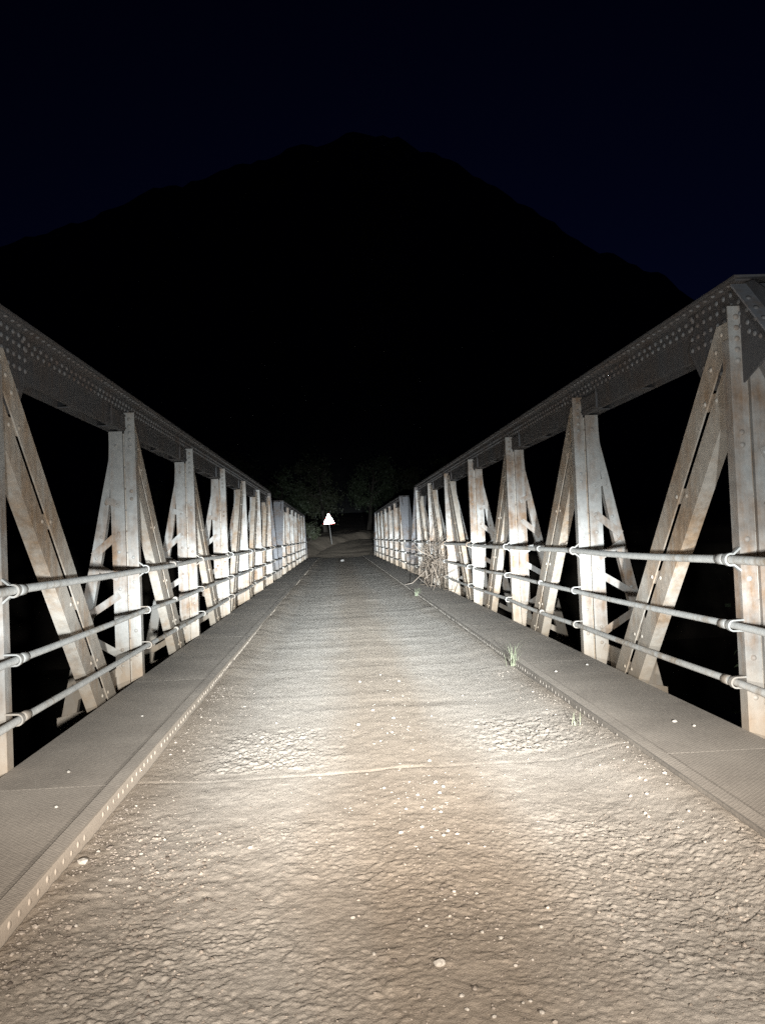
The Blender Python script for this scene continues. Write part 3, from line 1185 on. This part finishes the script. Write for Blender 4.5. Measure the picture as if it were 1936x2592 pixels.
def tuft(label, loc, n, h, seed):
    r = random.Random(seed)
    g = MB()
    for k in range(n):
        a = r.uniform(0, 2 * PI)
        hh = h * r.uniform(.35, 1.0)
        out = hh * r.uniform(.15, .9)
        bx, by = r.gauss(0, .025), r.gauss(0, .035)
        w = 0.0026
        dx, dy = math.cos(a), math.sin(a)
        px, py = -dy * w, dx * w
        L = []
        for q in (0, .4, .75, 1.0):
            ox = out * q ** 1.7
            zz = hh * (q - .28 * q ** 3)
            ww = 1 - q * .85
            L.append(((bx + dx * ox - px * ww, by + dy * ox - py * ww, zz), (bx + dx * ox + px * ww, by + dy * ox + py * ww, zz)))
        vs = [p for pr in L for p in pr]
        g.poly(vs, [(2 * i, 2 * i + 1, 2 * i + 3, 2 * i + 2) for i in range(3)])
    o = g.build('grass_tuft', M_GRASS, None, loc)
    tag(o, label, 'grass', 'grass tufts along the right kerb')


tuft('pale grass tuft with long blades sprouting at the right kerb, nearer one', (1.475, 8.75, 0.045), 30, 0.36, 1)
tuft('small grass tuft at the right kerb, farther along', (1.475, 19.2, 0.045), 24, 0.28, 2)
tuft('sparse dry grass blades in the sand by the right kerb, nearest the camera', (1.36, 6.0, 0.05), 8, 0.16, 3)

# dry flood debris caught in the right handrail
db = empty('dry_brush', (2.1, 21.3, 0.1))
tag(db, 'dry tangled brush caught in the right handrail midway along the near span', 'brush')
r = random.Random(5)
for k in range(170):
    y = r.gauss(0, 0.85)
    z = r.uniform(0.02, 1.05) * (1 - 0.22 * abs(y))
    p = Vector((r.gauss(0, .10), y, max(z, .02)))
    d = Vector((r.gauss(0, .25), r.gauss(0, 1), r.gauss(0.15, .7))).normalized()
    L = r.uniform(.25, .95)
    mid = p + d * L * .5 + Vector((r.gauss(0, .05), r.gauss(0, .06), r.gauss(0, .06)))
    end = p + d * L + Vector((r.gauss(0, .08), r.gauss(0, .1), r.gauss(0, .1)))
    q = r.uniform(.005, .014)
    for w in (p, mid, end):
        w.z = max(w.z, 0.012)
        w.x = min(w.x, 0.4)
    br = MB()
    br.tube([p, mid, end], [q, q * .8, q * .35], 5, False)
    br.build('twig', M_TWIG, db)

# ================================================================== stones and gravel
def rock_mesh(name, mat, seed, sub=1):
    import bmesh
    bm = bmesh.new()
    bmesh.ops.create_icosphere(bm, subdivisions=sub, radius=1.0)
    r = random.Random(seed)
    for v in bm.verts:
        v.co *= r.uniform(.78, 1.15)
    me = bpy.data.meshes.new(name)
    bm.to_mesh(me)
    bm.free()
    me.materials.append(mat)
    return me


def hroad(x, y):
    return float(road_height(np.array([[x]]), np.array([[y]]))[0, 0])


rocks = [rock_mesh('stone', M_STONE, k, 2 if k < 1 else 1) for k in range(6)]


rock_far = rock_mesh('stone', M_GREYSTONE, 9, 2)


def stone(x, y, s, label, group=None, z=None, k=0, flat=0.75):
    o = inst('stone', rock_far if y > 40 else rocks[k % 6], None, (x, y, (hroad(x, y) if z is None else z) + s * 0.22), (0, 0, k * 1.7))
    o.scale = (s, s * .9, s * flat)
    tag(o, label, 'stone', group)


stone(0.022, 2.875, 0.019, 'largest pale stone on the road in the foreground, right of centre')
stone(0.02, 50.5, 0.13, 'lone pale rock lying on the road far ahead at the end of the bridge', k=1)
stone(-1.43, 3.95, 0.028, 'flat angular stone lying against the left kerb', k=2, flat=.6)
stone(4.4, 61.5, 0.5, 'big pale boulder beside the road beyond the right truss', k=3, z=1.1)
STONES = {
    ('small pale stone in the loose strip running up the middle of the road', 'stones up the middle of the road'): [
        (-0.254, 3.281), (-0.013, 3.217), (0.009, 3.155), (-0.186, 2.981), (0.089, 3.075), (0.102, 3.368), (0.066, 2.667), (0.071, 2.587), (0.143, 2.542), (0.256, 3.032), (0.199, 3.078), (0.146, 3.427), (0.246, 4.745), (0.125, 4.716), (0.127, 4.512), (0.184, 4.474), (0.213, 4.428), (0.097, 4.207), (0.126, 4.063), (0.185, 4.086), (0.215, 4.146), (0.284, 3.965), (0.352, 3.925), (0.044, 4.5), (-0.008, 4.148), (-0.046, 4.897), (-0.412, 5.203), (0.233, 3.419), (0.247, 4.948), (0.279, 4.859), (0.474, 3.251), (0.414, 3.106), (0.33, 2.872), (0.267, 2.841), (0.242, 2.611), (0.267, 2.622), (0.286, 2.555), (0.545, 2.53)],
    ('small pale stone in the sand towards the right kerb', 'stones towards the right kerb'): [
        (1.329, 3.634), (1.108, 3.221), (1.338, 4.033), (1.277, 3.951), (1.234, 3.902), (1.197, 4.436), (1.266, 4.395), (1.311, 4.622), (1.323, 4.565), (1.387, 4.428), (1.44, 4.603), (1.177, 4.172), (1.188, 3.154), (1.145, 3.058), (1.261, 3.678)],
    ('small pale stone lying beyond the cross joint in the lit middle of the road', 'stones beyond the cross joint'): [
        (0.131, 8.841), (-0.086, 8.475), (0.288, 8.424), (0.082, 6.204), (-0.013, 5.979), (-0.149, 6.558), (0.262, 5.42), (-0.021, 7.031), (0.125, 6.689)],
    ('pale stone in the gravel heaped by the left kerb', 'stones by the left kerb'): [
        (-1.197, 3.888), (-1.262, 3.746), (-1.261, 3.685), (-1.174, 3.697), (-1.123, 3.675), (-1.276, 3.313), (-1.235, 3.267), (-1.398, 4.074), (-1.152, 2.78), (-1.187, 2.884), (-1.116, 2.993), (-1.063, 3.114), (-1.313, 3.643), (-1.134, 4.248), (-1.202, 4.058)],
}
k = 0
for (lb, gp), pts in STONES.items():
    for x, y in pts:
        s = r.uniform(.0055, .0095) * (1.35 if y > 4 else 1) * (1.3 if y > 6 else 1)
        stone(x, y, s, lb, gp, k=k)
        k += 1
# two stones on each walkway
for k, (x, y, s) in enumerate([(1.95, 5.75, .016), (2.02, 5.6, .014), (1.72, 8.0, .015), (-1.9, 5.3, .014), (-1.75, 4.6, .012), (-1.82, 6.9, .012), (2.1, 8.3, .015), (2.05, 4.4, .012)]):
    stone(x, y, s, 'small stone lying on a checker-plate walkway', 'stones on the walkways', z=0.09, k=k)

# gravel that nobody could count
gv = MB()
ico = rock_mesh('gravel_seed', M_GRAVEL, 3, 1)
base = [tuple(v.co) for v in ico.vertices]
bf = [tuple(p.vertices) for p in ico.polygons]
bpy.data.meshes.remove(ico)
nr = np.random.default_rng(11)
n0 = 60000
gy = 2.15 + 6.5 * nr.random(n0) ** 1.8
gx = nr.uniform(-1.465, 1.465, n0)
gl = np.exp(-((gx + 1.47) / np.where(gy < 4.4, .55, .26)) ** 2)
gr = np.exp(-((gx - 1.47) / np.where(gy < 4.4, .40, .24)) ** 2) * .8
gm = np.exp(-((gx - .17) / .17) ** 2) * .30
gt = np.exp(-((gx - .95) / .35) ** 2) * .35 * (gy < 4.3)
patch = smooth01(.36, .62, fbm(gx * 2.1 + 5, gy * 1.6, 3))
dens = (gl + gr + gm + gt + .10) * (.25 + patch) * np.where(gy > 5, .45, 1.0)
keep = nr.random(n0) < dens * .62
gx, gy = gx[keep], gy[keep]
gs = np.minimum(0.012, 0.0030 * np.exp(np.abs(nr.normal(size=len(gx))) * .5)) * np.where((gx < -.8) & (gy < 4.3), 1.25, 1.0)
hz = road_height(gx[None, :], gy[None, :])[0]
B = np.array(base)
n1 = len(gx)
sc = np.stack([np.ones(n1), nr.uniform(.6, 1, n1), nr.uniform(.4, .8, n1)], -1) * gs[:, None]
V = B[None] * sc[:, None, :] * nr.uniform(.82, 1.18, (n1, len(B), 1))
an = nr.uniform(0, 6.28, n1)
c, q = np.cos(an)[:, None], np.sin(an)[:, None]
V = np.stack([V[..., 0] * c - V[..., 1] * q + gx[:, None], V[..., 0] * q + V[..., 1] * c + gy[:, None], V[..., 2] + (hz + gs * nr.uniform(-.2, .2, n1))[:, None]], -1)
F = (np.array(bf)[None] + (np.arange(n1) * len(B))[:, None, None]).reshape(-1, 3)
gv.v = V.reshape(-1, 3).tolist()
gv.f = F.tolist()
tag(gv.build('gravel', M_GRAVEL), 'fine loose gravel strewn over the sandy road and along the kerbs', 'gravel', kind='stuff')
